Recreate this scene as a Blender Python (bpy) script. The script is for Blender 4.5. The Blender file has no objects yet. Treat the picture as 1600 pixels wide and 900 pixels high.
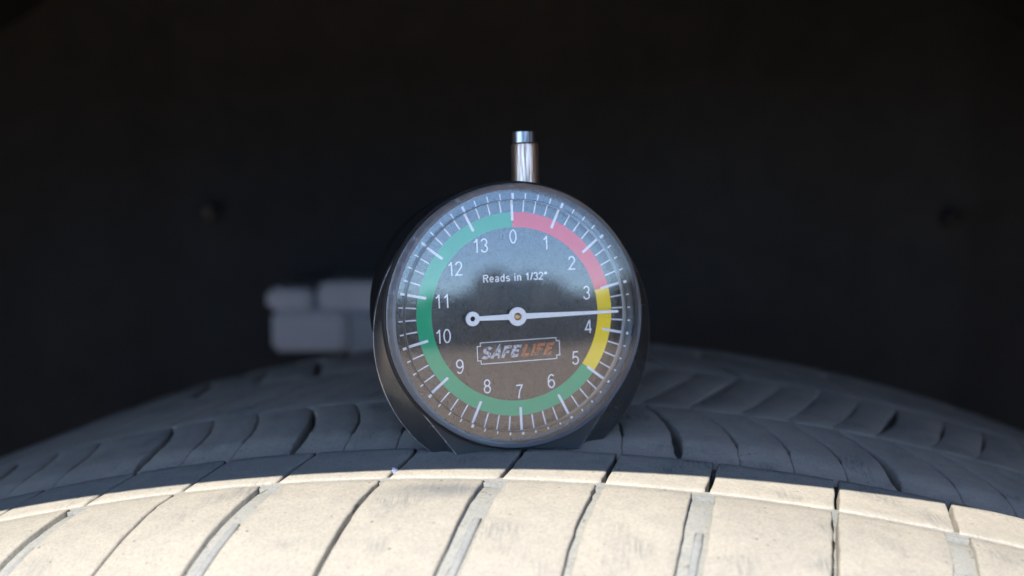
import bpy, bmesh, math, random
from mathutils import Vector, Matrix, noise
random.seed(7)
MM = 0.001
scene = bpy.context.scene
COL = scene.collection

# ------------------------------------------------------------------ camera, sky, sun, exposure
cam_d = bpy.data.cameras.new('camera')
cam = bpy.data.objects.new('camera', cam_d)
COL.objects.link(cam)
cam_d.sensor_width = 36.0
cam_d.lens = 38.25
cam_d.clip_start = 0.01
cam_d.clip_end = 2000.0
cam.location = (0.0, -0.1756, 0.046)
cam.rotation_euler = (math.radians(90 - 6.16), 0, 0)
cam_d.dof.use_dof = True
cam_d.dof.focus_distance = 0.169
cam_d.dof.aperture_fstop = 13.5
scene.camera = cam

SUN_EL, SUN_AZ = 50.0, 27.0            # azimuth measured to the left of the direction behind the camera
e, a = math.radians(SUN_EL), math.radians(SUN_AZ)
SUN = Vector((-math.cos(e) * math.sin(a), -math.cos(e) * math.cos(a), math.sin(e)))
sun_d = bpy.data.lights.new('sun', 'SUN')
sun_d.energy = 3.12
sun_d.angle = math.radians(0.3)
sun_d.color = (1.0, 0.955, 0.89)
sun = bpy.data.objects.new('sun', sun_d)
COL.objects.link(sun)
sun.rotation_euler = (-SUN).to_track_quat('-Z', 'Y').to_euler()
sun.location = (0, 0, 3)

world = bpy.data.worlds.new('World')
scene.world = world
world.use_nodes = True
wn = world.node_tree
bg = wn.nodes.get('Background') or wn.nodes.new('ShaderNodeBackground')
sky = wn.nodes.new('ShaderNodeTexSky')
sky.sky_type = 'NISHITA'
sky.sun_disc = False
sky.sun_elevation = e
sky.sun_rotation = math.atan2(SUN.x, SUN.y)
sky.air_density = 0.65
sky.dust_density = 0.0
sky.ozone_density = 4.0
sky.altitude = 1200.0
wn.links.new(sky.outputs[0], bg.inputs['Color'])
bg.inputs['Strength'].default_value = 0.15

scene.view_settings.view_transform = 'Standard'
scene.view_settings.look = 'None'
scene.view_settings.exposure = 2.27
scene.view_settings.gamma = 1.0
scene.view_settings.use_curve_mapping = False
cy = scene.cycles
cy.use_denoising = True
cy.max_bounces = 14
cy.transmission_bounces = 12
cy.glossy_bounces = 6
cy.diffuse_bounces = 5
cy.caustics_refractive = True
cy.caustics_reflective = True
cy.blur_glossy = 0.3
cy.sample_clamp_indirect = 8.0

# ------------------------------------------------------------------ helpers
def mesh_obj(name, verts, faces, mat=None, parent=None, smooth=True, mats=None, fmat=None):
    me = bpy.data.meshes.new(name)
    me.from_pydata([tuple(v) for v in verts], [], faces)
    if mats:
        for m in mats: me.materials.append(m)
        if fmat: me.polygons.foreach_set('material_index', fmat)
    elif mat: me.materials.append(mat)
    me.polygons.foreach_set('use_smooth', [smooth] * len(me.polygons))
    me.update()
    o = bpy.data.objects.new(name, me)
    COL.objects.link(o)
    if parent is not None: o.parent = parent
    return o

def empty(name, loc, rot=(0, 0, 0), label=None, cat=None, group=None):
    o = bpy.data.objects.new(name, None)
    o.empty_display_size = 0.01
    COL.objects.link(o)
    o.location = loc; o.rotation_euler = rot
    tag(o, label, cat, group)
    return o

def tag(o, label=None, cat=None, group=None, kind=None):
    if label: o['label'] = label
    if cat: o['category'] = cat
    if group: o['group'] = group
    if kind: o['kind'] = kind
    return o

def sharp(o, ang=35):
    me = o.data
    bm = bmesh.new(); bm.from_mesh(me)
    for ed in bm.edges:
        if len(ed.link_faces) == 2 and ed.calc_face_angle(0) > math.radians(ang): ed.smooth = False
    bm.to_mesh(me); bm.free()

def new_mat(name):
    m = bpy.data.materials.new(name)
    m.use_nodes = True
    nt = m.node_tree
    return m, nt, nt.nodes['Principled BSDF']

def N(nt, kind, **kw):
    n = nt.nodes.new(kind)
    for k, v in kw.items():
        if k in n.inputs: n.inputs[k].default_value = v
        else: setattr(n, k, v)
    return n

def ramp(nt, src, stops):
    r = nt.nodes.new('ShaderNodeValToRGB')
    el = r.color_ramp.elements
    while len(el) < len(stops): el.new(0.5)
    for i, (p, c) in enumerate(stops):
        el[i].position = p
        el[i].color = (c[0], c[1], c[2], 1) if isinstance(c, tuple) else (c, c, c, 1)
    nt.links.new(src, r.inputs[0])
    return r.outputs[0]

def mix(nt, fac, c1, c2, blend='MIX'):
    m = nt.nodes.new('ShaderNodeMix'); m.data_type = 'RGBA'; m.blend_type = blend
    for sock, v in ((m.inputs[0], fac), (m.inputs[6], c1), (m.inputs[7], c2)):
        if hasattr(v, 'is_linked') or isinstance(v, bpy.types.NodeSocket): nt.links.new(v, sock)
        elif isinstance(v, (int, float)): sock.default_value = v
        else: sock.default_value = (v[0], v[1], v[2], 1)
    return m.outputs[2]

def simple(name, col, rough=0.5, metal=0.0, spec=0.5):
    m, nt, b = new_mat(name)
    b.inputs['Base Color'].default_value = (*col, 1)
    b.inputs['Roughness'].default_value = rough
    b.inputs['Metallic'].default_value = metal
    b.inputs['Specular IOR Level'].default_value = spec
    return m

# ------------------------------------------------------------------ materials
def rubber(name, c1, c2, scuff, seed, rough=0.85, scratch=False, crack=False):
    m, nt, b = new_mat(name)
    L = nt.links
    tc = N(nt, 'ShaderNodeTexCoord')
    mp = N(nt, 'ShaderNodeMapping'); mp.inputs['Location'].default_value = (seed, seed * 2.3, 0)
    L.new(tc.outputs['Object'], mp.inputs[0])
    big = N(nt, 'ShaderNodeTexNoise', Scale=70.0, Detail=5.0, Roughness=0.6)
    fine = N(nt, 'ShaderNodeTexNoise', Scale=2300.0, Detail=4.0, Roughness=0.7)
    mid = N(nt, 'ShaderNodeTexNoise', Scale=330.0, Detail=6.0, Roughness=0.65)
    for n in (big, fine, mid): L.new(mp.outputs[0], n.inputs['Vector'])
    col = mix(nt, ramp(nt, big.outputs[0], [(0.35, 0.0), (0.68, 1.0)]), c1, c2)
    col = mix(nt, ramp(nt, mid.outputs[0], [(0.42, 0.0), (0.72, 0.5)]), col, scuff)
    col = mix(nt, 0.62, col, ramp(nt, fine.outputs[0], [(0.28, 0.62), (0.5, 1.0), (0.72, 1.22)]), 'MULTIPLY')
    h = fine.outputs[0]
    if scratch:
        # rubbed streaks where the dust has been wiped off: one stronger patch and faint ones elsewhere
        sep = N(nt, 'ShaderNodeMapping'); sep.inputs['Location'].default_value = (0.0080, 0.0050, -0.7098)
        L.new(tc.outputs['Object'], sep.inputs[0])
        sk = N(nt, 'ShaderNodeMapping'); sk.inputs['Rotation'].default_value = (0, 0, math.radians(24)); sk.inputs['Scale'].default_value = (105, 300, 60)
        sk.vector_type = 'VECTOR'; L.new(sep.outputs[0], sk.inputs[0])
        ln = N(nt, 'ShaderNodeVectorMath', operation='LENGTH'); L.new(sk.outputs[0], ln.inputs[0])
        rot = N(nt, 'ShaderNodeMapping'); rot.inputs['Rotation'].default_value = (0, 0, math.radians(-20))
        rot.inputs['Scale'].default_value = (2600, 300, 300)
        L.new(tc.outputs['Object'], rot.inputs[0])
        st = N(nt, 'ShaderNodeTexNoise', Scale=1.0, Detail=4.0, Roughness=0.65); L.new(rot.outputs[0], st.inputs['Vector'])
        add = N(nt, 'ShaderNodeMath', operation='MULTIPLY_ADD'); L.new(st.outputs[0], add.inputs[0])
        add.inputs[1].default_value = 1.2; L.new(ln.outputs['Value'], add.inputs[2])
        dv = N(nt, 'ShaderNodeMath', operation='MULTIPLY'); dv.inputs[1].default_value = 0.6; L.new(add.outputs[0], dv.inputs[0])
        col = mix(nt, ramp(nt, dv.outputs[0], [(0.50, 0.72), (0.98, 0.0)]), col, (0.075, 0.078, 0.08))
        spot = N(nt, 'ShaderNodeTexNoise', Scale=95.0, Detail=3.0); L.new(tc.outputs['Object'], spot.inputs['Vector'])
        mu = N(nt, 'ShaderNodeMath', operation='MULTIPLY')
        L.new(ramp(nt, spot.outputs[0], [(0.54, 0.0), (0.70, 0.8)]), mu.inputs[0]); L.new(ramp(nt, st.outputs[0], [(0.40, 0.0), (0.62, 1.0)]), mu.inputs[1])
        col = mix(nt, mu.outputs[0], col, (0.10, 0.098, 0.09))
        # dark pits and grit specks
        vp = N(nt, 'ShaderNodeTexVoronoi', Scale=620.0); L.new(tc.outputs['Object'], vp.inputs['Vector'])
        gate = N(nt, 'ShaderNodeTexNoise', Scale=240.0, Detail=2.0); L.new(tc.outputs['Object'], gate.inputs['Vector'])
        mu2 = N(nt, 'ShaderNodeMath', operation='MULTIPLY')
        L.new(ramp(nt, vp.outputs['Distance'], [(0.10, 0.7), (0.17, 0.0)]), mu2.inputs[0]); L.new(ramp(nt, gate.outputs[0], [(0.55, 0.0), (0.62, 1.0)]), mu2.inputs[1])
        col = mix(nt, mu2.outputs[0], col, (0.05, 0.045, 0.04))
    if crack:
        vo = N(nt, 'ShaderNodeTexVoronoi', Scale=520.0); vo.feature = 'DISTANCE_TO_EDGE'
        ds = N(nt, 'ShaderNodeMapping'); ds.inputs['Scale'].default_value = (0.45, 1.6, 1)
        L.new(tc.outputs['Object'], ds.inputs[0]); L.new(ds.outputs[0], vo.inputs['Vector'])
        ck = ramp(nt, vo.outputs['Distance'], [(0.0, 0.75), (0.035, 0.0)])
        gate = ramp(nt, mid.outputs[0], [(0.5, 0.0), (0.6, 1.0)])
        mm_ = N(nt, 'ShaderNodeMath', operation='MULTIPLY'); L.new(ck, mm_.inputs[0]); L.new(gate, mm_.inputs[1])
        col = mix(nt, mm_.outputs[0], col, (0.02, 0.02, 0.02))
    L.new(col, b.inputs['Base Color'])
    b.inputs['Roughness'].default_value = rough
    b.inputs['Specular IOR Level'].default_value = 0.25
    bp1 = N(nt, 'ShaderNodeBump', Strength=0.35, Distance=0.00012)
    bp2 = N(nt, 'ShaderNodeBump', Strength=0.35, Distance=0.0006)
    L.new(h, bp1.inputs['Height']); L.new(mid.outputs[0], bp2.inputs['Height'])
    L.new(bp2.outputs[0], bp1.inputs['Normal']); L.new(bp1.outputs[0], b.inputs['Normal'])
    return m

M_TREAD = rubber('dusty_tread_rubber', (0.212, 0.191, 0.154), (0.184, 0.168, 0.138), (0.154, 0.143, 0.122), 0.3, scratch=True)
M_TREAD_LIFT = rubber('shade_lifted_rib_rubber', (0.325, 0.270, 0.210), (0.272, 0.228, 0.181), (0.228, 0.193, 0.154), 0.9, scratch=True)  # lighter, warmer copy of the tread colour, lifting the shaded far ribs
M_RIBA = rubber('shade_lifted_dusty_rubber', (0.240, 0.216, 0.174), (0.211, 0.192, 0.158), (0.182, 0.168, 0.143), 0.5, scratch=True)  # dusty tread colour lightened to brighten the mostly shaded first rib
M_FLOOR = rubber('groove_floor_rubber', (0.172, 0.170, 0.152), (0.135, 0.137, 0.128), (0.195, 0.180, 0.150), 1.7, crack=True)
M_RIDGE = rubber('groove_ridge_rubber', (0.17, 0.17, 0.16), (0.145, 0.146, 0.14), (0.125, 0.125, 0.12), 2.9, rough=0.5)
M_SIDE = rubber('sidewall_rubber', (0.05, 0.05, 0.05), (0.035, 0.035, 0.036), (0.07, 0.068, 0.062), 4.1)
M_LINER = rubber('wheel_liner_plastic', (0.0050, 0.0062, 0.0070), (0.0115, 0.0120, 0.0125), (0.0150, 0.0135, 0.0120), 5.0, rough=0.7)

def paint_black(name, spec, lo, hi):
    m, nt, b = new_mat(name)
    tc = N(nt, 'ShaderNodeTexCoord')
    n1 = N(nt, 'ShaderNodeTexNoise', Scale=900.0, Detail=4.0)
    n2 = N(nt, 'ShaderNodeTexNoise', Scale=160.0, Detail=5.0)
    for n in (n1, n2): nt.links.new(tc.outputs['Object'], n.inputs['Vector'])
    c = mix(nt, ramp(nt, n1.outputs[0], [(0.70, 0.0), (0.76, 0.6)]), (0.022, 0.021, 0.020), (0.16, 0.145, 0.125))
    nt.links.new(c, b.inputs['Base Color'])
    nt.links.new(ramp(nt, n2.outputs[0], [(0.3, lo), (0.7, hi)]), b.inputs['Roughness'])
    b.inputs['Specular IOR Level'].default_value = spec
    return m
M_HOUSE = paint_black('black_housing_paint', 0.35, 0.42, 0.6)
M_BEVEL = paint_black('glossy_black_bevel', 1.0, 0.2, 0.34)
M_BACK = simple('black_back_plastic', (0.005, 0.005, 0.0055), 0.8, 0.0, 0.1)

def worn_edge():
    m, nt, b = new_mat('worn_metal_edge')
    tc = N(nt, 'ShaderNodeTexCoord')
    n1 = N(nt, 'ShaderNodeTexNoise', Scale=420.0, Detail=4.0)
    nt.links.new(tc.outputs['Object'], n1.inputs['Vector'])
    f = ramp(nt, n1.outputs[0], [(0.40, 0.15), (0.58, 1.0)])
    nt.links.new(mix(nt, f, (0.02, 0.02, 0.02), (0.72, 0.71, 0.69)), b.inputs['Base Color'])
    nt.links.new(f, b.inputs['Metallic'])
    b.inputs['Roughness'].default_value = 0.38
    return m
M_EDGE = worn_edge()

def dial_black():
    m, nt, b = new_mat('gloss_black_dial')
    tc = N(nt, 'ShaderNodeTexCoord')
    n1 = N(nt, 'ShaderNodeTexNoise', Scale=2600.0, Detail=2.0)
    nt.links.new(tc.outputs['Object'], n1.inputs['Vector'])
    nt.links.new(ramp(nt, n1.outputs[0], [(0.35, (0.012, 0.012, 0.012)), (0.7, (0.032, 0.031, 0.030))]), b.inputs['Base Color'])
    b.inputs['Roughness'].default_value = 0.16
    b.inputs['Specular IOR Level'].default_value = 0.5
    return m
M_DIAL = dial_black()

def print_ink(name, col, rough=0.45, wear=0.0, wearcol=(0.04, 0.04, 0.04)):
    m, nt, b = new_mat(name)
    tc = N(nt, 'ShaderNodeTexCoord')
    n1 = N(nt, 'ShaderNodeTexNoise', Scale=3000.0, Detail=2.0)
    n2 = N(nt, 'ShaderNodeTexNoise', Scale=2300.0, Detail=3.0)
    for n in (n1, n2): nt.links.new(tc.outputs['Object'], n.inputs['Vector'])
    c = mix(nt, ramp(nt, n1.outputs[0], [(0.3, 0.0), (0.7, 0.35)]), col, tuple(v * 0.8 + 0.02 for v in col))
    if wear: c = mix(nt, ramp(nt, n2.outputs[0], [(0.42, 0.0), (0.62, wear)]), c, wearcol)
    nt.links.new(c, b.inputs['Base Color'])
    b.inputs['Roughness'].default_value = rough
    b.inputs['Specular IOR Level'].default_value = 0.12
    return m
M_WHITE = print_ink('white_print', (0.74, 0.74, 0.75))
M_RED = print_ink('red_print', (0.72, 0.030, 0.05))
M_YELLOW = print_ink('yellow_print', (0.88, 0.62, 0.02))
M_GREEN = print_ink('green_print', (0.008, 0.34, 0.15))
M_GREY = print_ink('worn_white_print', (0.52, 0.52, 0.56), wear=0.92)
M_ORANGE = print_ink('worn_orange_print', (0.48, 0.135, 0.035), wear=0.85)
M_NEEDLE = print_ink('white_needle_enamel', (0.80, 0.79, 0.77), 0.35)
M_BRASS = simple('brass_pin', (0.46, 0.30, 0.14), 0.35, 1.0)

def chrome(name, dark, light, sc, r0, r1):
    m, nt, b = new_mat(name)
    tc = N(nt, 'ShaderNodeTexCoord')
    mp = N(nt, 'ShaderNodeMapping'); mp.inputs['Scale'].default_value = (sc, sc, sc * 0.06)
    nt.links.new(tc.outputs['Object'], mp.inputs[0])
    n = N(nt, 'ShaderNodeTexNoise', Scale=1.0, Detail=4.0); nt.links.new(mp.outputs[0], n.inputs['Vector'])
    nt.links.new(ramp(nt, n.outputs[0], [(0.38, dark), (0.60, light)]), b.inputs['Base Color'])
    b.inputs['Metallic'].default_value = 1.0
    nt.links.new(ramp(nt, n.outputs[0], [(0.3, r1), (0.7, r0)]), b.inputs['Roughness'])
    bp_ = N(nt, 'ShaderNodeBump', Strength=0.35, Distance=0.00005)
    nt.links.new(n.outputs[0], bp_.inputs['Height']); nt.links.new(bp_.outputs[0], b.inputs['Normal'])
    return m
M_CHROME = chrome('scuffed_reflection_tint_chrome', (0.26, 0.18, 0.13), (0.66, 0.53, 0.42), 2300, 0.30, 0.55)  # warm base colour imitates the sunlit ground mirrored in the sleeve
M_TIP = chrome('reflection_streaked_chrome', (0.10, 0.11, 0.12), (0.70, 0.72, 0.75), 900, 0.28, 0.45)  # dark streaks in the colour imitate a dark reflection

def lens_mat(name, rough, extra=0.0, film=(0.55, 0.53, 0.50)):
    m, nt, b = new_mat(name)
    L = nt.links
    b.inputs['Base Color'].default_value = (0.97, 0.975, 0.97, 1)
    b.inputs['Transmission Weight'].default_value = 1.0
    b.inputs['IOR'].default_value = 1.49
    b.inputs['Roughness'].default_value = rough
    tc = N(nt, 'ShaderNodeTexCoord')
    # dust film and fine scratches
    n1 = N(nt, 'ShaderNodeTexNoise', Scale=2600.0, Detail=3.0, Roughness=0.7)
    n2 = N(nt, 'ShaderNodeTexNoise', Scale=120.0, Detail=5.0)
    mp = N(nt, 'ShaderNodeMapping'); mp.inputs['Rotation'].default_value = (0, math.radians(35), 0)
    mp.inputs['Scale'].default_value = (3600, 200, 160)
    L.new(tc.outputs['Object'], mp.inputs[0])
    n3 = N(nt, 'ShaderNodeTexNoise', Scale=1.0, Detail=2.0); L.new(mp.outputs[0], n3.inputs['Vector'])
    for n in (n1, n2): L.new(tc.outputs['Object'], n.inputs['Vector'])
    d1 = ramp(nt, n1.outputs[0], [(0.40, 0.008), (0.75, 0.075)])
    d2 = ramp(nt, n2.outputs[0], [(0.30, 0.35), (0.70, 1.0)])
    d3 = ramp(nt, n3.outputs[0], [(0.66, 0.0), (0.74, 0.05)])
    mu = N(nt, 'ShaderNodeMath', operation='MULTIPLY'); L.new(d1, mu.inputs[0]); L.new(d2, mu.inputs[1])
    ad = N(nt, 'ShaderNodeMath', operation='ADD'); L.new(mu.outputs[0], ad.inputs[0]); L.new(d3, ad.inputs[1])
    dif = N(nt, 'ShaderNodeBsdfDiffuse'); dif.inputs['Color'].default_value = (*film, 1)
    ms = N(nt, 'ShaderNodeMixShader')
    ex = N(nt, 'ShaderNodeMath', operation='ADD'); ex.inputs[1].default_value = extra; L.new(ad.outputs[0], ex.inputs[0])
    L.new(ex.outputs[0], ms.inputs[0]); L.new(b.outputs[0], ms.inputs[1]); L.new(dif.outputs[0], ms.inputs[2])
    out = nt.nodes['Material Output']
    L.new(ms.outputs[0], out.inputs['Surface'])
    return m
M_LENS = lens_mat('scratched_clear_lens', 0.0)
M_RIM = lens_mat('rubbed_lens_rim', 0.3, 0.42, (0.125, 0.13, 0.14))
M_WALL = lens_mat('dull_lens_wall', 0.4, 0.6, (0.12, 0.11, 0.10))

def ground_mat():
    m, nt, b = new_mat('sunlit_brown_ground')
    tc = N(nt, 'ShaderNodeTexCoord')
    n1 = N(nt, 'ShaderNodeTexNoise', Scale=0.6, Detail=8.0)
    n2 = N(nt, 'ShaderNodeTexNoise', Scale=14.0, Detail=8.0)
    for n in (n1, n2): nt.links.new(tc.outputs['Object'], n.inputs['Vector'])
    c = mix(nt, n1.outputs[0], (0.43, 0.31, 0.20), (0.34, 0.245, 0.155))
    c = mix(nt, 0.5, c, ramp(nt, n2.outputs[0], [(0.3, 0.7), (0.7, 1.2)]), 'MULTIPLY')
    nt.links.new(c, b.inputs['Base Color'])
    b.inputs['Roughness'].default_value = 0.9
    return m
M_GROUND = ground_mat()
M_BOUNCE = simple('bounce_fill_paint', (0.56, 0.54, 0.51), 0.35)  # invented pale paint, bounces warm fill onto the shaded tread
M_BRACKET = rubber('pale_grey_paint', (0.37, 0.33, 0.32), (0.31, 0.285, 0.275), (0.27, 0.25, 0.24), 6.0, rough=0.6)
M_BACKING = simple('grey_backing_paint', (0.20, 0.20, 0.20), 0.7)
M_CLIP = simple('grey_clip_plastic', (0.026, 0.022, 0.020), 0.6)
M_LEAF = simple('dark_foliage', (0.024, 0.028, 0.018), 0.8)
M_PEBBLE = simple('pale_quartz', (0.42, 0.40, 0.46), 0.35)
M_GRIT = rubber('brown_grit', (0.20, 0.15, 0.09), (0.12, 0.09, 0.06), (0.3, 0.25, 0.18), 8.0)

# ------------------------------------------------------------------ ground (the sunlit ground shows only as light and reflection)
R = 0.355
gv = []; gf = []
for i, rr in enumerate((0.0, 2.0, 10.0, 60.0, 600.0)):
    for k in range(48):
        t = 2 * math.pi * k / 48
        gv.append((rr * math.cos(t), rr * math.sin(t), 0))
for i in range(4):
    for k in range(48):
        k2 = (k + 1) % 48
        gf.append((i * 48 + k, (i + 1) * 48 + k, (i + 1) * 48 + k2, i * 48 + k2))
g = mesh_obj('ground', gv, gf, M_GROUND, smooth=False)
g.location = (0, 0, -2 * R - 0.004)
tag(g, kind='structure')

# ------------------------------------------------------------------ tyre
PSI = math.radians(5.43)
WF = 0.138                                 # far tread edge
DEPTH = 0.0030
def prof(w):
    if w < 0: return -w * w / (2 * 0.042)
    if w > WF: return -(w - WF) ** 2 / (2 * 0.042)
    return 0.002 * (1 - ((w - WF / 2) / (WF / 2)) ** 2)
def tp(s, w, dr=0.0):
    r = R + prof(w) + dr
    th = s / R
    return (r * math.sin(th), w, R + r * math.cos(th))

car = empty('parked_car', (0, 0, -2 * R), (0, 0, 0), 'parked car showing its worn dusty tyre and dark wheel well', 'car')
def part_empty(name, loc, rot, label):
    o = empty(name, Vector(loc) - car.location, rot)
    o.parent = car; o['label'] = label
    return o
tyre = part_empty('tyre', (-0.0016, -0.0159, -2 * R), (0, 0, -PSI), 'worn dusty tyre with slanted shoulder blocks')
T_MAT = Matrix.Translation((-0.0016, -0.0159, -2 * R)) @ Matrix.Rotation(-PSI, 4, 'Z')

# carcass: groove floors and sidewalls, one revolved skin
pr = []
for w, dr in ((-30, -150), (-40, -128), (-50, -92), (-52, -60), (-48.5, -38), (-43, -24.5)):
    pr.append((w * MM, dr * MM, 0))
def pf(w_mm, d): pr.append((w_mm * MM, prof(w_mm * MM) - d, 1))
SHD = 0.0026
for w in (-39, -36, -33, -30, -27, -24, -21, -18, -15, -12, -9, -6, -4, -2.4): pf(w, SHD)
pf(-1.7, SHD); pf(-1.4, 0.00032); pf(-0.6, 0.00042); pf(0.3, 0.00032); pf(1.0, 0.00032); pf(1.3, DEPTH)
pf(4, DEPTH); pf(9, DEPTH); pf(13.6, DEPTH); pf(14.2, 0.0017); pf(16.9, 0.0017); pf(17.6, DEPTH)
for w in range(20, 136, 4): pf(w, DEPTH)
for w in (139, 142, 146, 150, 155, 160, 166, 172, 177): pf(w, DEPTH)
for w, dr in ((181, -24.5), (186.5, -38), (190, -60), (188, -92), (178, -128), (168, -150)):
    pr.append((w * MM, dr * MM, 0))
SEG = 360
cv, cf, cm = [], [], []
n = len(pr)
for k in range(SEG):
    th = 2 * math.pi * k / SEG
    for (w, dr, _) in pr:
        r = R + dr
        cv.append((r * math.sin(th), w, R + r * math.cos(th)))
for k in range(SEG):
    k2 = (k + 1) % SEG
    for j in range(n - 1):
        cf.append((k * n + j, k * n + j + 1, k2 * n + j + 1, k2 * n + j))
        cm.append(1 if pr[j][2] and pr[j + 1][2] else 0)
carc = mesh_obj('carcass', cv, cf, parent=tyre, mats=[M_SIDE, M_FLOOR], fmat=cm)
sharp(carc, 40)

def block_geo(sL, sR, w0, w1, ns=4, nw=6, top=0.0, bev=0.0003, depth=DEPTH + 0.0004, shape=None, rough=0.0, ragged=0.00022):
    """One tread block between the edges s=sL(w) and s=sR(w), from w0 to w1: domed top, worn rounded rim, walls."""
    V, F = [], []
    W, wid = (w1 - w0), max(1e-5, sR((w0 + w1) / 2) - sL((w0 + w1) / 2))
    def pt(u, v, ins, dr):
        iu = min(0.45, ins / wid); iv = min(0.45, ins / W)
        uu = iu + u * (1 - 2 * iu); vv = iv + v * (1 - 2 * iv)
        w = w0 + vv * W
        l, r_ = sL(w), sR(w)
        ss = l + uu * (r_ - l)
        jit = ragged * noise.noise(Vector((ss * 420, w * 420, 3.1))) + 0.6 * ragged * noise.noise(Vector((ss * 1400, w * 1400, 7.7)))
        return tp(ss + jit, w + 0.7 * jit, top + dr + (shape(w) if shape else 0.0))
    rings = ((bev, 0.0), (bev * 0.32, -bev * 0.26), (0.0, -bev * 0.95), (0.0, -depth))
    def idx_top(i, j): return j * (ns + 1) + i
    for j in range(nw + 1):
        for i in range(ns + 1):
            V.append(pt(i / ns, j / nw, bev, (random.random() - 0.5) * rough))
    for j in range(nw):
        for i in range(ns):
            F.append((idx_top(i, j), idx_top(i + 1, j), idx_top(i + 1, j + 1), idx_top(i, j + 1)))
    per = [(i, 0) for i in range(ns)] + [(ns, j) for j in range(nw)] + [(i, nw) for i in range(ns, 0, -1)] + [(0, j) for j in range(nw, 0, -1)]
    prev = [idx_top(i, j) for i, j in per]
    for ins, dr in rings[1:]:
        base = len(V)
        for i, j in per: V.append(pt(i / ns, j / nw, ins, dr))
        cur = list(range(base, base + len(per)))
        m_ = len(per)
        for q in range(m_):
            q2 = (q + 1) % m_
            F.append((prev[q], cur[q], cur[q2], prev[q2]))
        prev = cur
    return V, F

VISIBLE = 0.150
rest_v, rest_f = [], []
def put_block(name, sL, sR, w0, w1, mat, **kw):
    V, F = block_geo(sL, sR, w0, w1, **kw)
    mid = 0.5 * (sL((w0 + w1) / 2) + sR((w0 + w1) / 2))
    if abs(mid) < VISIBLE:
        o = mesh_obj(name, V, F, mat, tyre)
        return o
    b0 = len(rest_v)
    rest_v.extend(V); rest_f.extend([tuple(b0 + i for i in f) for f in F])

def extend(meas, gaps, lim):
    """carry the measured slot positions on round the tyre with the same kind of uneven pitch"""
    L = list(meas)
    i = 0
    while L[-1][0] < lim:
        L.append((L[-1][0] + gaps[i % len(gaps)][0], gaps[i % len(gaps)][1])); i += 1
    i = 0
    while L[0][0] > -lim:
        L.insert(0, (L[0][0] - gaps[i % len(gaps)][0], gaps[i % len(gaps)][2])); i += 1
    return L
LIM = math.pi * R / MM - 12

# shoulder blocks: slots measured along the arc in mm; W wide groove, T narrow one
sh = [(-66.5, 'W'), (-50.6, 'T'), (-35.2, 'W'), (-17.9, 'T'), (-0.5, 'W'), (14.9, 'T'), (30.4, 'W'), (49.4, 'T'), (67.0, 'W')]
sh = extend(sh, [(17.0, 'T', 'T'), (16.4, 'W', 'W')], LIM)
WIDTH = {-50.6: 0.5, -17.9: 0.8, 14.9: 1.3, 49.4: 0.9}
def slant(s0, off, k=0.17):
    bend = max(0.0, min(1.3, (20 - s0) / 60.0)) * 3.0
    return lambda w: (s0 + off) * MM + k * w - (bend * w * w if w < 0 else 0.0) + 0.00012 * math.sin(w * 230 + s0)
for (a0, ka), (a1, kb) in zip(sh, sh[1:]):
    ha = (1.75 if ka == 'W' else WIDTH.get(a0, 0.9) / 2)
    hb = (1.75 if kb == 'W' else WIDTH.get(a1, 0.9) / 2)
    near = abs(a0) < 110
    put_block('tread_block', slant(a0, ha), slant(a1, -hb), -0.0385, -0.00085, M_TREAD, ns=7 if near else 3, nw=26 if near else 7,
              bev=0.00032, rough=0.00008 if near else 0)
    put_block('rib_block', slant(a0 + 0.25, 0.38), slant(a1 + 0.25, -0.38), 0.0004, 0.0150, M_RIBA, ns=14 if near else 3, nw=9 if near else 3,
              rough=0.00006 if near else 0)
    if a0 != 49.4:                         # packed, worn-out floor of the shoulder grooves
        put_block('groove_floor', slant(a0, -ha - 0.3), slant(a0, ha + 0.3), -0.0384, -0.0016, M_FLOOR, ns=2, nw=14,
                  top=-0.0010 if ka == 'W' or a0 > 0 else -0.0013, bev=0.0001, depth=0.002)
    if ka == 'W' and abs(a0) < 120:        # raised ridge on the groove floor, towards the sidewall
        put_block('groove_ridge', slant(a0, -0.15), slant(a0, 1.05), -0.038, -0.0118, M_RIDGE, ns=3, nw=10, top=-0.0006, bev=0.00035)

# second rib: curved slots, every third or fourth one wide
rb = [(-82.5, 'T'), (-66.8, 'W'), (-58.3, 'T'), (-49.1, 'T'), (-38.2, 'W'), (-29.1, 'T'), (-20.0, 'T'), (-10.4, 'W'), (-0.8, 'T'), (8.8, 'T'), (18.2, 'T'),
      (27.6, 'W'), (37.7, 'T'), (46.6, 'T'), (55.3, 'T'), (63.6, 'W'), (74.2, 'T'), (82.8, 'T'), (92.0, 'T'), (101.0, 'W')]
rb = extend(rb, [(9.3, 'T', 'T'), (9.0, 'T', 'W'), (9.4, 'W', 'T')], LIM)
def curveB(s0, half, side):
    def f(w):
        v = (w - 0.0265) / 0.0215
        h_ = half * (1 - 0.6 * max(0, min(1, v)))
        if v < 0:
            lim = -0.02 if half < 0.5 else -0.36
            h_ = half * max(0.02, math.sqrt(max(0.0, 1 - (v / lim) ** 2)) if v > lim else 0.02)
            if half < 0.5 and v <= lim: h_ = 0.01
        return (s0 - 4.6 * max(0, v) ** 1.8) * MM + side * h_ * MM
    return f
for (a0, ka), (a1, kb) in zip(rb, rb[1:]):
    ha = 0.95 if ka == 'W' else 0.25
    hb = 0.95 if kb == 'W' else 0.25
    near = abs(a0) < 120
    chamfer = lambda w: -0.0017 * max(0.0, min(1.0, (0.0272 - w) / 0.0108)) ** 1.35
    put_block('rib_block', curveB(a0, ha, 1), curveB(a1, hb, -1), 0.0164, 0.0490, M_TREAD_LIFT, ns=3, nw=26 if near else 9, rough=0.00004 if near else 0, shape=chamfer)

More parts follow.
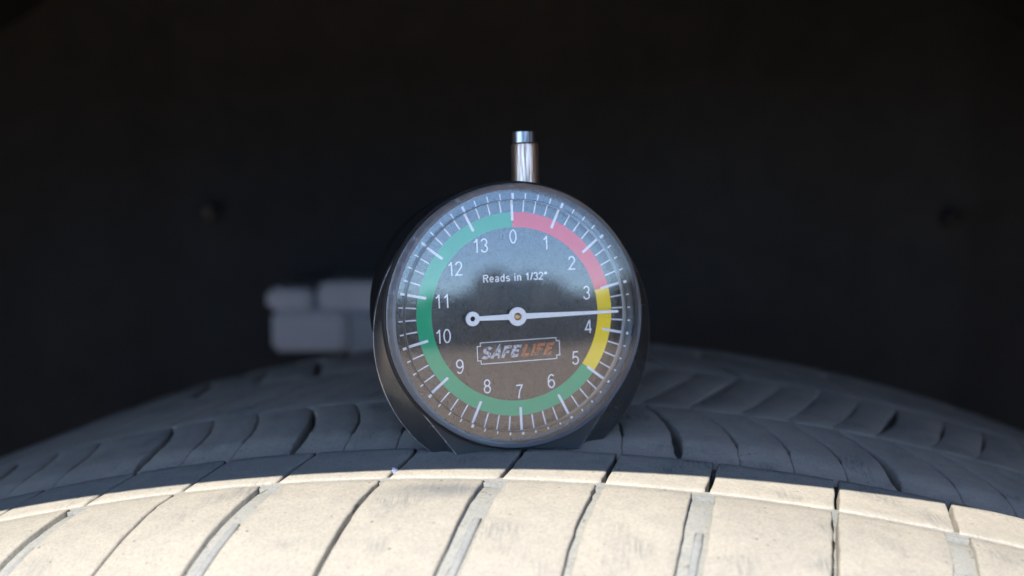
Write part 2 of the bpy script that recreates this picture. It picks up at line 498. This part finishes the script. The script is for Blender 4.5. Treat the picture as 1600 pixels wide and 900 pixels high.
# centre rib: slots bent the other way
def curveC(s0, half, side):
    def f(w):
        v = (w - 0.0535) / 0.036
        h_ = half * max(0.03, math.sin(math.pi * max(0, min(1, (v - (0.0 if half > 0.5 else 0.2)) / (1.0 if half > 0.5 else 0.62)))))
        return (s0 + 13.5 * max(0, v) ** 0.8) * MM + side * h_ * MM
    return f
for (a0, ka), (a1, kb) in zip(rb, rb[1:]):
    ha = 1.0 if ka == 'W' else 0.34
    hb = 1.0 if kb == 'W' else 0.34
    put_block('rib_block', curveC(a0 + 3.6, ha, 1), curveC(a1 + 3.6, hb, -1), 0.0507, 0.0912, M_TREAD_LIFT, ns=2, nw=12, top=-0.0003)

# inner rib and far shoulder
for (a0, ka), (a1, kb) in zip(sh, sh[1:]):
    ha = 0.9 if ka == 'W' else 0.35
    hb = 0.9 if kb == 'W' else 0.35
    put_block('rib_block', slant(a0 + 4, ha, -0.25), slant(a1 + 4, -hb, -0.25), 0.0935, 0.1295, M_TREAD_LIFT, ns=3, nw=4, top=-0.0006)
    put_block('tread_block', slant(a0 + 4, ha * 1.6, -0.2), slant(a1 + 4, -hb * 1.6, -0.2), 0.1305, 0.176, M_TREAD_LIFT, ns=3, nw=9, top=-0.0006)
rest = mesh_obj('tread_pattern', rest_v, rest_f, M_TREAD, tyre)
tag(rest, kind='stuff')

def on_tread(s, w, dr=0.0):
    return T_MAT @ Vector(tp(s, w, dr))

# ------------------------------------------------------------------ car: fender with wheel arch, liner
def lip_z(x_mm):
    x_mm += 16.3
    z = 117.16 - 0.0433 * x_mm - 3.6e-5 * x_mm * x_mm
    q = max(0.0, abs(x_mm + 33) - 95)
    return z - q * q / (2 * 330.0)
def sweep(xs, section, close=True):
    V, F = [], []
    for x in xs:
        for (y, z) in section(x): V.append((x * MM, y * MM, z * MM))
    m_ = len(section(xs[0]))
    for i in range(len(xs) - 1):
        for j in range(m_ if close else m_ - 1):
            j2 = (j + 1) % m_
            F.append((i * m_ + j, i * m_ + j2, (i + 1) * m_ + j2, (i + 1) * m_ + j))
    if close:
        F.append(tuple(range(m_))[::-1]); F.append(tuple(range((len(xs) - 1) * m_, len(xs) * m_)))
    return V, F
xs = [-520 + 10 * i for i in range(101)]
fender = part_empty('fender', (0, -0.1, -2 * R), (0, 0, 0), 'unseen fender arching over the tyre, made pale to bounce light')
off = Matrix.Translation((0, 0.1, 2 * R))
def sec_panel(x):
    z = lip_z(x)
    return [(-100, z), (-102.5, z + 3), (-108, z + 30), (-116, z + 90), (-118, z + 160), (-112, 470), (-110, 470), (-116, z + 160), (-114, z + 90), (-106, z + 30), (-100.4, z + 5), (-98.6, z + 1.2)]
V, F = sweep(xs, sec_panel)
o = mesh_obj('outer_panel', V, F, M_BOUNCE, fender); o.data.transform(off)
def sec_flange(x):
    z = lip_z(x)
    return [(-98.4, z + 1.4), (-98.2, z + 3.4), (-58, z + 9), (-58, z + 7)]  # unseen flange, widened to bounce light down onto the tread
V, F = sweep(xs, sec_flange)
o = mesh_obj('bounce_flange', V, F, M_BOUNCE, fender); o.data.transform(off)

liner = part_empty('wheel_well_liner', (0, 0.1, -2 * R), (0, 0, 0), 'matt black wheel well liner')
offl = Matrix.Translation((0, -0.1, 2 * R))
lv, lf = [], []
ang = [math.radians(-112 + 2 * i) for i in range(113)]
Ys = [-112, -92, -70, -30, 0, 60, 120, 180, 240, 300, 352, 385]
RL = 0.515
def rl(th, y):                           # moulded steps and ribs of the liner
    r = RL + 0.004 * (math.sin(th * 26) > 0.75) + (0.012 if y > 100 else 0)
    if y < 0: r = 0.516 if y < -100 else (0.494 if y < -80 else 0.50)
    return r
for th in ang:
    for y in Ys:
        r = rl(th, y)
        lv.append((r * math.sin(th), y * MM, -R + r * math.cos(th)))
m_ = len(Ys)
for i in range(len(ang) - 1):
    for j in range(m_ - 1):
        lf.append((i * m_ + j, i * m_ + j + 1, (i + 1) * m_ + j + 1, (i + 1) * m_ + j))
o = mesh_obj('arch_shell', lv, lf, M_LINER, liner); sharp(o, 30); o.data.transform(offl)
# inner wall of the well, with pressed vertical ribs
wv, wf = [], []
nx, nz = 110, 60
for i in range(nx + 1):
    x = -0.56 + 1.12 * i / nx
    for j in range(nz + 1):
        z = -0.62 + 0.80 * j / nz
        y = 0.352 - 0.004 * max(0, math.sin(x * 34 + 0.6)) ** 4 - 0.012 * noise.noise(Vector((x * 7, z * 7, 2.0))) - 0.02 * max(0, math.cos(x * 6)) * max(0, -z) 
        wv.append((x, y, z))
for i in range(nx):
    for j in range(nz):
        q = i * (nz + 1) + j
        wf.append((q, q + nz + 1, q + nz + 2, q + 1))
o = mesh_obj('inner_wall', wv, wf, M_LINER, liner); o.data.transform(offl)
# push-in clips
def lathe(prof_, seg=32, axis='y'):
    V, F = [], []
    for k in range(seg):
        t = 2 * math.pi * k / seg
        for (r, h) in prof_:
            V.append((r * math.cos(t), h, r * math.sin(t)) if axis == 'y' else (r * math.cos(t), r * math.sin(t), h))
    q = len(prof_)
    for k in range(seg):
        k2 = (k + 1) % seg
        for j in range(q - 1):
            if axis == 'y': F.append((k * q + j, k * q + j + 1, k2 * q + j + 1, k2 * q + j))
            else: F.append((k * q + j, k2 * q + j, k2 * q + j + 1, k * q + j + 1))
    bmv = bmesh.new()
    vs = [bmv.verts.new(v) for v in V]
    for f in F:
        try: bmv.faces.new([vs[i] for i in f])
        except ValueError: pass
    bmesh.ops.remove_doubles(bmv, verts=bmv.verts, dist=1e-7)
    bmesh.ops.recalc_face_normals(bmv, faces=bmv.faces)
    V = [tuple(v.co) for v in bmv.verts]
    bmv.verts.index_update()
    F = [tuple(v.index for v in f.verts) for f in bmv.faces]
    bmv.free()
    return V, F
CV, CF = lathe([(0.0, -0.003), (0.0015, -0.0028), (0.0036, -0.0015), (0.0042, 0.0), (0.0042, 0.008)])
for pos in ((-0.1445, 0.342, 0.0266), (0.2090, 0.342, 0.0235)):
    c = mesh_obj('clip', CV, CF, M_CLIP if pos[0] < 0 else M_LINER, liner)
    c.location = Vector(pos) - Vector((0, 0.1, -2 * R))

# pale bracket in the well behind the tyre
def box(x0, x1, y0, y1, z0, z1, bev=0.0015):
    bm = bmesh.new()
    bmesh.ops.create_cube(bm, size=1)
    for v in bm.verts:
        v.co = ((x0 + x1) / 2 + v.co.x * (x1 - x0), (y0 + y1) / 2 + v.co.y * (y1 - y0), (z0 + z1) / 2 + v.co.z * (z1 - z0))
    bmesh.ops.bevel(bm, geom=bm.edges[:] , offset=bev, segments=2, affect='EDGES')
    V = [tuple(v.co) for v in bm.verts]; bm.verts.index_update()
    F = [tuple(v.index for v in f.verts) for f in bm.faces]
    bm.free()
    return V, F
def add_box(name, b, mat, parent, bev=0.0006):
    V, F = box(*b, bev=bev)
    return mesh_obj(name, V, F, mat, parent, smooth=False)
br = part_empty('suspension_bracket', (-0.0845, 0.300, -0.0530), (0, 0, 0), 'pale grey stepped metal bracket')
# coordinates relative to the bracket's foot, in metres
add_box('upper_plate', (-0.0240, -0.0035, 0.000, 0.04, 0.0378, 0.0470), M_BRACKET, br, 0.002)
add_box('upper_plate', (-0.0010, 0.0480, 0.000, 0.04, 0.0378, 0.0500), M_BRACKET, br, 0.002)
add_box('lower_plate', (-0.0225, 0.0112, 0.003, 0.04, 0.0190, 0.0366), M_BRACKET, br, 0.002)
add_box('side_plate', (0.0128, 0.0480, 0.005, 0.04, 0.0130, 0.0366), M_BACKING, br, 0.002)
add_box('backing', (-0.0215, 0.0470, 0.008, 0.06, 0.0180, 0.0455), M_BACKING, br)
# ------------------------------------------------------------------ tree line far behind the photographer, seen only mirrored in the dial
bm = bmesh.new()
for k in range(150):
    az = math.radians(-25 + 115 * k / 149.0 + random.uniform(-0.5, 0.5))
    d = 70 + random.uniform(-6, 10)
    hgt = random.uniform(2.9, 3.6) + (1.0 if 33.0 < math.degrees(az) < 35.5 else 0)  # taller clump added to stand in for the phone's dark reflection
    mtx = Matrix.Translation((math.sin(az) * d, -math.cos(az) * d, -0.71 + hgt * 0.5)) @ Matrix.Diagonal((random.uniform(1.2, 2.4), 1.5, hgt * 0.62, 1))
    r_ = bmesh.ops.create_icosphere(bm, subdivisions=2, radius=1.0, matrix=mtx)
    for v in r_['verts']: v.co += Vector((random.uniform(-.25, .25), random.uniform(-.25, .25), random.uniform(-.3, .3)))
me = bpy.data.meshes.new('tree_line'); bm.to_mesh(me); bm.free(); me.materials.append(M_LEAF)
tl = bpy.data.objects.new('tree_line', me); COL.objects.link(tl)
tag(tl, 'dark far tree line mirrored in the gauge dial', 'trees', kind='stuff')

# ------------------------------------------------------------------ tread depth gauge
GY, GL = math.radians(17.0), math.radians(-4.5)
CVv = 22.6                                   # dial centre above the base, mm
rotm = (Matrix.Rotation(GY, 3, 'Z') @ Matrix.Rotation(GL, 3, 'X'))
dial_c = Vector((0.0004, 0.0, 0.0226))
root_loc = dial_c - rotm @ Vector((0, -0.0005, CVv * MM))
gauge = empty('tread_depth_gauge', root_loc, (GL, 0, GY), 'round black dial tread depth gauge with clear lens and chrome plunger, standing on the tyre', 'gauge')

def outline(cu, cvv, r, hw, v0=0.0, na=96, nl=8, nb=12):
    """circle with a wider flat foot: arc over the top, straight flanks down to the foot corners; clockwise from left corner, mm"""
    pts = []
    def tang(px, side):
        dx, dy = px - cu, v0 - cvv
        d = math.hypot(dx, dy)
        if d <= r * 1.0005: return None
        b_ = math.acos(r / d); base = math.atan2(dy, dx)
        return base - b_ if side < 0 else base + b_
    aL, aR = tang(cu - hw, -1), tang(cu + hw, 1)
    if aL is None:
        hh = math.sqrt(max(0, r * r - (v0 - cvv) ** 2)); aL = math.atan2(v0 - cvv, -hh); aR = math.atan2(v0 - cvv, hh)
    while aL < 0: aL += 2 * math.pi           # left tangent angle between 90 and 270 deg
    while aR > math.pi / 2: aR -= 2 * math.pi
    tL = (cu + r * math.cos(aL), cvv + r * math.sin(aL)); tR = (cu + r * math.cos(aR), cvv + r * math.sin(aR))
    for i in range(nl): 
        t = i / nl; pts.append((cu - hw + (tL[0] - cu + hw) * t, v0 + (tL[1] - v0) * t))
    for i in range(na + 1):
        t = aL + (aR - aL) * i / na; pts.append((cu + r * math.cos(t), cvv + r * math.sin(t)))
    for i in range(1, nl + 1):
        t = i / nl; pts.append((tR[0] + (cu + hw - tR[0]) * t, tR[1] + (v0 - tR[1]) * t))
    for i in range(1, nb):
        t = i / nb; pts.append((cu + hw - 2 * hw * t, v0))
    return pts
def loft(levels, cap0=True, cap1=True):
    """levels: (outline, y, material index of the strip that follows)"""
    V, F, Mi = [], [], []
    q = len(levels[0][0])
    for (ol, y, _) in levels:
        for (u, v) in ol: V.append((u * MM, y * MM, v * MM))
    for i in range(len(levels) - 1):
        for j in range(q):
            j2 = (j + 1) % q
            F.append((i * q + j, (i + 1) * q + j, (i + 1) * q + j2, i * q + j2)); Mi.append(levels[i][2])
    if cap0: F.append(tuple(range(q))); Mi.append(0)
    if cap1: F.append(tuple(range((len(levels) - 1) * q, len(levels) * q))[::-1]); Mi.append(0)
    return V, F, Mi
BU = 0.9
V, F, Mi = loft([
    (outline(BU - 0.3, 22.1, 21.62, 10.4, 0.10), 0.00, 1),
    (outline(BU - 0.3, 22.1, 21.76, 10.52, 0.0), 0.12, 2),
    (outline(BU + 0.5, 19.3, 23.95, 11.2, 0.0), 2.9, 1),
    (outline(BU + 0.5, 19.3, 24.05, 11.25, 0.0), 3.05, 0),
    (outline(BU + 0.5, 19.3, 23.95, 11.2, 0.05), 3.3, 0),
    (outline(BU + 0.5, 19.8, 23.2, 10.8, 0.25), 8.4, 0)])
body = mesh_obj('housing', V, F, parent=gauge, mats=[M_HOUSE, M_EDGE, M_BEVEL], fmat=Mi)
sharp(body, 25)
def move(o, u=0, y=0, v=0): o.location = (u * MM, y * MM, v * MM)
V, F = lathe([(0, 15 * MM), (19.4 * MM, 15 * MM), (20.3 * MM, 14.2 * MM), (20.5 * MM, 8.0 * MM), (0, 8.0 * MM)], 128)
o = mesh_obj('back_cover', V, F, M_BACK, gauge); sharp(o, 40); move(o, -0.9, 0, 23.6)

# dial plate and what is printed on it
ROLL = math.radians(-1.3)
V, F = lathe([(0, -0.5 * MM), (20.45 * MM, -0.5 * MM), (20.5 * MM, -0.45 * MM), (20.5 * MM, -0.02 * MM), (0, -0.02 * MM)], 160)
dial = mesh_obj('dial_plate', V, F, M_DIAL, gauge); sharp(dial, 40)
dial.location = (0.2 * MM, 0, (CVv + 0.2) * MM); dial.rotation_euler = (0, ROLL, 0)
def pol(r, t):                              # clockwise angle from the top, on the dial
    return (r * math.sin(t), r * math.cos(t))
def plate(name, polys, y0, th, mat, parent):
    """flat printed piece: list of (u,v) quads/polygons in mm, at depth y0, with a film thickness"""
    V, F = [], []
    for pl in polys:
        b0 = len(V); q = len(pl)
        for (u, v) in pl: V.append((u * MM, (y0 - th) * MM, v * MM))
        for (u, v) in pl: V.append((u * MM, y0 * MM, v * MM))
        F.append(tuple(range(b0, b0 + q)))
        F.append(tuple(range(b0 + 2 * q - 1, b0 + q - 1, -1)))
        for j in range(q):
            j2 = (j + 1) % q
            F.append((b0 + j, b0 + q + j, b0 + q + j2, b0 + j2))
    bmv = bmesh.new(); vs = [bmv.verts.new(v) for v in V]
    for f in F: bmv.faces.new([vs[i] for i in f])
    bmesh.ops.recalc_face_normals(bmv, faces=bmv.faces)
    me = bpy.data.meshes.new(name); bmv.to_mesh(me); bmv.free(); me.materials.append(mat)
    o = bpy.data.objects.new(name, me); COL.objects.link(o); o.parent = parent
    return o
STEP = 2 * math.pi / 14
def ringpoly(r0, r1, t0, t1):
    k = max(2, int((t1 - t0) / 0.035))
    out = [pol(r1, t0 + (t1 - t0) * i / k) for i in range(k + 1)]
    inn = [pol(r0, t0 + (t1 - t0) * i / k) for i in range(k, -1, -1)]
    return out + inn
def bandpolys(r0, r1, t0, t1):
    k = max(2, int((t1 - t0) / 0.05))
    return [[pol(r1, t0 + (t1 - t0) * i / k), pol(r1, t0 + (t1 - t0) * (i + 1) / k), pol(r0, t0 + (t1 - t0) * (i + 1) / k), pol(r0, t0 + (t1 - t0) * i / k)] for i in range(k)]
def band(name, r0, r1, t0, t1, mat, label):
    k = max(2, int((t1 - t0) / 0.03))
    V, F = [], []
    for i in range(k + 1):
        t = t0 + (t1 - t0) * i / k
        for (r, y) in ((r0, -0.502), (r0, -0.53), (r1, -0.53), (r1, -0.502)):
            u, v = pol(r, t); V.append((u * MM, y * MM, v * MM))
    for i in range(k):
        for j in range(3):
            F.append((i * 4 + j, i * 4 + j + 1, (i + 1) * 4 + j + 1, (i + 1) * 4 + j))
    o = mesh_obj(name, V, F, mat, dial, smooth=False)
    o['label'] = label
    return o
RI, RO = 14.1, 16.55
band('colour_band', RI, RO, 0.0, 3 * STEP, M_RED, 'red band from 0 to 3')
band('colour_band', RI, RO, 3 * STEP, 5 * STEP, M_YELLOW, 'yellow band from 3 to 5')
band('colour_band', RI, RO, 5 * STEP, 14 * STEP, M_GREEN, 'green band from 5 round to 0')
maj = plate('tick_mark', [[(-0.21, 15.2), (0.21, 15.2), (0.21, 19.6), (-0.21, 19.6)]], -0.535, 0.02, M_WHITE, dial)
mnr = plate('tick_mark', [[(-0.11, 16.55), (0.11, 16.7), (0.11, 19.6), (-0.11, 19.6)]], -0.535, 0.02, M_WHITE, dial)
for k in range(56):
    if k == 0: o = maj
    elif k == 1: o = mnr
    else:
        o = (maj if k % 4 == 0 else mnr).copy(); COL.objects.link(o)
    o.rotation_euler = (0, k * STEP / 4, 0)

def arc(cx, cy_, rx, ry, a0, a1, k=14):
    return [(cx + rx * math.cos(math.radians(a0 + (a1 - a0) * i / k)), cy_ + ry * math.sin(math.radians(a0 + (a1 - a0) * i / k))) for i in range(k + 1)]
six = [arc(.28, .30, .225, .275, 0, 360, 28)[:-1] + ['c'], arc(.30, .50, .255, .46, 48, 196)]
def flip(st): return [[(0.56 - p[0], 1 - p[1]) if p != 'c' else p for p in l] for l in st]
GLYPH = {
 '0': (.56, [arc(.28, .5, .225, .46, 0, 360, 32)[:-1] + ['c']]),
 '1': (.56, [[(.35, 0), (.35, .985)], [(.13, .73), (.24, .80), (.32, .93)]]),
 '2': (.56, [arc(.27, .715, .215, .245, 172, -28) + [(.05, .045), (.52, .045)]]),
 '3': (.56, [arc(.265, .735, .195, .225, 165, -85), arc(.265, .275, .225, .235, 88, -168)]),
 '4': (.56, [[(.405, 0), (.405, .97)], [(.37, .93), (.045, .275), (.54, .275)]]),
 '5': (.56, [[(.49, .94), (.145, .94), (.085, .50)] + arc(.265, .315, .23, .275, 128, -160)]),
 '6': (.56, six), '9': (.56, flip(six)),
 '7': (.56, [[(.04, .94), (.50, .94), (.30, .52), (.20, 0)]]),
 '8': (.56, [arc(.28, .735, .19, .215, 0, 360, 26)[:-1] + ['c'], arc(.28, .275, .225, .245, 0, 360, 28)[:-1] + ['c']]),
 'R': (.70, [[(.11, 0), (.11, 1)], [(.11, .93), (.40, .93)] + arc(.42, .735, .19, .195, 90, -90) + [(.11, .54)], [(.36, .54), (.60, 0)]]),
 'e': (.56, [arc(.28, .36, .21, .31, 0, 318, 20), [(.09, .36), (.47, .36)]]),
 'a': (.56, [[(.44, 0), (.44, .46)] + arc(.27, .49, .17, .18, 0, 155), arc(.255, .20, .17, .165, 0, 360, 20)[:-1] + ['c']]),
 'd': (.60, [[(.48, 0), (.48, 1)], arc(.275, .36, .185, .31, 0, 360, 22)[:-1] + ['c']]),
 's': (.53, [arc(.26, .515, .17, .155, 25, 262) + arc(.26, .205, .185, .16, 90, -155)]),
 'i': (.27, [[(.135, 0), (.135, .72)], [(.135, .86), (.135, 1)]]),
 'n': (.58, [[(.11, 0), (.11, .72)], arc(.29, .46, .18, .21, 172, 0) + [(.47, 0)]]),
 '/': (.30, [[(.02, 0), (.28, 1)]]), ' ': (.27, []),
 '"': (.40, [[(.10, .68), (.15, 1)], [(.27, .68), (.32, 1)]]),
 'S': (.68, [arc(.33, .72, .21, .18, 20, 265) + arc(.33, .29, .23, .19, 88, -160)]),
 'A': (.68, [[(.06, 0), (.34, .96), (.62, 0)], [(.18, .30), (.50, .30)]]),
 'F': (.60, [[(.12, 0), (.12, .89), (.56, .89)], [(.12, .50), (.48, .50)]]),
 'E': (.64, [[(.58, .11), (.12, .11), (.12, .89), (.58, .89)], [(.12, .50), (.50, .50)]]),
 'L': (.58, [[(.12, 1), (.12, .11), (.54, .11)]]), 'I': (.28, [[(.14, 0), (.14, 1)]]),
}
def stroke_strip(pl, hw):
    closed = pl[-1] == 'c'
    if closed: pl = pl[:-1]
    k = len(pl); out = []
    for i in range(k):
        p0 = pl[i - 1] if (i > 0 or closed) else None
        p1 = pl[(i + 1) % k] if (i < k - 1 or closed) else None
        p = pl[i]
        def nrm(a_, b_):
            dx, dy = b_[0] - a_[0], b_[1] - a_[1]; l = math.hypot(dx, dy) or 1
            return (-dy / l, dx / l)
        ns_ = [nrm(p0, p)] if p0 else []
        if p1: ns_.append(nrm(p, p1))
        mx, my = sum(q[0] for q in ns_), sum(q[1] for q in ns_)
        l = math.hypot(mx, my) or 1; mx /= l; my /= l
        c_ = max(0.45, mx * ns_[0][0] + my * ns_[0][1])
        out.append(((p[0] + mx * hw / c_, p[1] + my * hw / c_), (p[0] - mx * hw / c_, p[1] - my * hw / c_)))
    return out, closed
def text_mesh(name, txt, size, mat, parent, at, y, weight=0.09, shear=0.0, sx=1.0, track=0.05, width=None):
    V, F = [], []
    x = 0.0; lay = 0
    for ch in txt:
        adv, strokes = GLYPH[ch]
        for st in strokes:
            strip, closed = stroke_strip(list(st), weight / 2)
            b0 = len(V); k = len(strip)
            for (p, q) in strip:
                for (u, v) in (p, q): V.append([x + u + shear * v, lay * 0.0006, v])
            for i in range(k if closed else k - 1):
                i2 = (i + 1) % k
                F.append((b0 + 2 * i, b0 + 2 * i + 1, b0 + 2 * i2 + 1, b0 + 2 * i2))
            lay = (lay + 1) % 4
        x += adv + track
    x0_, x1_ = min(v[0] for v in V), max(v[0] for v in V)
    kx = size * sx if width is None else width / (x1_ - x0_)
    V = [((v[0] - (x0_ + x1_) / 2) * kx * MM, v[1] * size * MM, (v[2] - 0.5) * size * MM) for v in V]
    o = mesh_obj(name, V, F, mat, parent, smooth=False)
    o.location = (at[0] * MM, y * MM, at[1] * MM)
    return o
for k in range(14):
    u, v = pol(12.6, k * STEP)
    text_mesh('numeral', str(k), 2.25, M_WHITE, dial, (u, v), -0.54, weight=0.095)
text_mesh('caption', 'Reads in 1/32"', 1.22, M_WHITE, dial, (0.1, 6.0), -0.54, weight=0.16, track=0.09, width=10.9)
# maker's plate: notched frame, two-colour slanted lettering
fx, fy, nt_ = 7.0, 1.72, 0.55
cnr = [(-fx, -fy + nt_), (-fx, fy - nt_), (-fx + nt_, fy - nt_), (-fx + nt_, fy), (fx - nt_, fy), (fx - nt_, fy - nt_), (fx, fy - nt_), (fx, -fy + nt_),
       (fx - nt_, -fy + nt_), (fx - nt_, -fy), (-fx + nt_, -fy), (-fx + nt_, -fy + nt_)]
polys = []
for (p0, p1) in zip(cnr, cnr[1:] + cnr[:1]):
    h_ = 0.06
    polys.append([(min(p0[0], p1[0]) - h_, min(p0[1], p1[1]) - h_), (max(p0[0], p1[0]) + h_, min(p0[1], p1[1]) - h_),
                  (max(p0[0], p1[0]) + h_, max(p0[1], p1[1]) + h_), (min(p0[0], p1[0]) - h_, max(p0[1], p1[1]) + h_)])
def flat(name, polys, y, mat, parent):
    V, F = [], []
    for i, pl in enumerate(polys):
        b0 = len(V)
        for (u, v) in pl: V.append((u * MM, (y - 0.002 * (i % 2)) * MM, v * MM))
        F.append(tuple(range(b0, b0 + len(pl))))
    return mesh_obj(name, V, F, mat, parent, smooth=False)
LG = -6.0
fr = flat('logo_frame', polys, -0.535, M_WHITE, dial); fr.location = (0.15 * MM, 0, LG * MM)
text_mesh('logo_lettering', 'SAFE', 1.9, M_GREY, dial, (-2.8, LG), -0.54, weight=0.25, shear=0.30, track=0.06, width=6.9)
text_mesh('logo_lettering', 'LIFE', 1.9, M_ORANGE, dial, (3.4, LG + 0.02), -0.54, weight=0.25, shear=0.30, track=0.06, width=5.9)

# needle
NA = math.radians(90.6)
def ring_prism(r0, r1, y0, y1, seg=48):
    V, F = [], []
    for k in range(seg):
        t = 2 * math.pi * k / seg
        for (r, y) in ((r0, y0), (r1, y0), (r1, y1), (r0, y1)): V.append((r * math.cos(t) * MM, y * MM, r * math.sin(t) * MM))
    for k in range(seg):
        k2 = (k + 1) % seg
        for j in range(4): F.append((k * 4 + j, k * 4 + (j + 1) % 4, k2 * 4 + (j + 1) % 4, k2 * 4 + j))
    return V, F
def prism(poly, y0, y1):
    q = len(poly)
    V = [(u * MM, y0 * MM, v * MM) for u, v in poly] + [(u * MM, y1 * MM, v * MM) for u, v in poly]
    F = [tuple(range(q)), tuple(range(2 * q - 1, q - 1, -1))] + [(j, q + j, q + (j + 1) % q, (j + 1) % q) for j in range(q)]
    return V, F
NV, NF = [], []
for (V, F) in (ring_prism(0.62, 1.5, -1.75, -1.45),
               prism([(1.3, -0.46), (1.3, 0.46), (17.4, 0.20), (17.5, 0), (17.4, -0.20)], -1.72, -1.48),
               prism([(-1.3, -0.45), (-6.6, -0.34), (-6.6, 0.34), (-1.3, 0.45)], -1.72, -1.48)):
    b0 = len(NV); NV += V; NF += [tuple(i + b0 for i in f) for f in F]
V, F = ring_prism(0.42, 1.15, -1.75, -1.45)
b0 = len(NV); NV += [(x - 7.5 * MM, y, z) for x, y, z in V]; NF += [tuple(i + b0 for i in f) for f in F]
bmv = bmesh.new(); vs = [bmv.verts.new(v) for v in NV]
for f in NF: bmv.faces.new([vs[i] for i in f])
bmesh.ops.recalc_face_normals(bmv, faces=bmv.faces)
me = bpy.data.meshes.new('needle'); bmv.to_mesh(me); bmv.free(); me.materials.append(M_NEEDLE)
needle = bpy.data.objects.new('needle', me); COL.objects.link(needle); needle.parent = gauge
needle.location = (0.05 * MM, 0, (CVv - 0.15) * MM); needle.rotation_euler = (0, ROLL + NA - math.pi / 2, 0)
needle['label'] = 'white needle pointing between 3 and 4'
V, F = lathe([(0, -1.95 * MM), (0.35 * MM, -1.92 * MM), (0.58 * MM, -1.75 * MM), (0.58 * MM, -0.45 * MM)], 32)
mesh_obj('hub_pin', V, F, M_BRASS, needle)

# raised black bezel round the lens
V, F = lathe([(21.36 * MM, 0.0), (21.36 * MM, -1.75 * MM), (21.5 * MM, -1.9 * MM), (21.62 * MM, -1.75 * MM), (21.75 * MM, -1.45 * MM), (21.75 * MM, 0.0)], 160)
o = mesh_obj('bezel', V, F, M_HOUSE, gauge); sharp(o, 40); move(o, 0, 0, CVv)

# clear lens: a shallow cup with a bevelled rim, one solid wall thickness
lp = [(0, -4.1), (20.3, -4.1), (20.75, -3.95), (21.1, -3.5), (21.3, -2.8), (21.3, -0.03), (20.65, -0.03), (20.65, -0.58), (18.75, -0.58), (18.72, -2.75), (18.62, -2.85), (0, -2.85)]
V, F = lathe([(r * MM, y * MM) for r, y in lp], 192)
def lens_slot(f):
    rr = [math.hypot(V[i][0], V[i][2]) / MM for i in f]; yy = [V[i][1] / MM for i in f]
    if sum(rr) / len(rr) > 20.4: return 1
    return 2 if min(rr) > 18.5 and max(rr) < 18.9 else 0
fm = [lens_slot(f) for f in F]
lens = mesh_obj('lens', V, F, parent=gauge, mats=[M_LENS, M_RIM, M_WALL], fmat=fm); sharp(lens, 8)
lens.location = (0, 0, CVv * MM)

# plunger out of the top
PU, PY = 3.9, 4.2
V, F = lathe([(0, 30 * MM), (2.3 * MM, 30 * MM), (2.3 * MM, 50.2 * MM), (2.25 * MM, 50.7 * MM), (2.1 * MM, 51.0 * MM), (0, 51.05 * MM)], 48, 'z')
o = mesh_obj('plunger_sleeve', V, F, M_CHROME, gauge); sharp(o, 15); move(o, PU, PY, 0)
V, F = lathe([(0, 50.5 * MM), (1.95 * MM, 50.5 * MM), (1.95 * MM, 52.75 * MM), (1.85 * MM, 52.9 * MM), (0, 52.9 * MM)], 48, 'z')
o = mesh_obj('plunger_tip', V, F, M_TIP, gauge); sharp(o, 15); move(o, PU - 0.1, PY, 0)

# ------------------------------------------------------------------ small things caught in the tread
def lump(seed, r, sub=2):
    rnd = random.Random(seed)
    bm = bmesh.new(); bmesh.ops.create_icosphere(bm, subdivisions=sub, radius=r)
    for v in bm.verts: v.co *= rnd.uniform(0.72, 1.2)
    V = [tuple(v.co) for v in bm.verts]; bm.verts.index_update()
    F = [tuple(v.index for v in f.verts) for f in bm.faces]; bm.free()
    return V, F
V, F = lump(3, 0.00052)
pb = mesh_obj('pebble', V, F, M_PEBBLE, smooth=False)
pb.location = on_tread(-0.01715, 0.0039, -0.00025)
tag(pb, 'tiny pale pebble wedged in a tread slot left of the gauge foot', 'pebble')
rnd = random.Random(11)
gv_, gf_ = [], []
for (s0, sd, w0, w1, cnt) in ((-0.0695, 0.0010, -0.016, -0.008, 260), (0.0665, 0.0010, -0.012, -0.002, 120), (-0.003, 0.0013, -0.020, -0.004, 40), (0.0285, 0.0014, -0.02, -0.006, 40)):
    for _ in range(cnt):
        w = rnd.uniform(w0, w1)
        V, F = lump(rnd.random(), rnd.uniform(0.00006, 0.00017), 1)
        p = Vector(tp(s0 + 0.17 * w * (1 if s0 > -0.05 else 0.6) + rnd.gauss(0, sd * 0.5), w, -DEPTH + 0.00005))
        b0 = len(gv_); gv_ += [tuple(Vector(v) + p) for v in V]; gf_ += [tuple(i + b0 for i in f) for f in F]
grit = mesh_obj('road_grit', gv_, gf_, M_GRIT, smooth=False)
grit.matrix_world = T_MAT
tag(grit, 'brown road grit lying in the shoulder grooves', 'grit', kind='stuff')
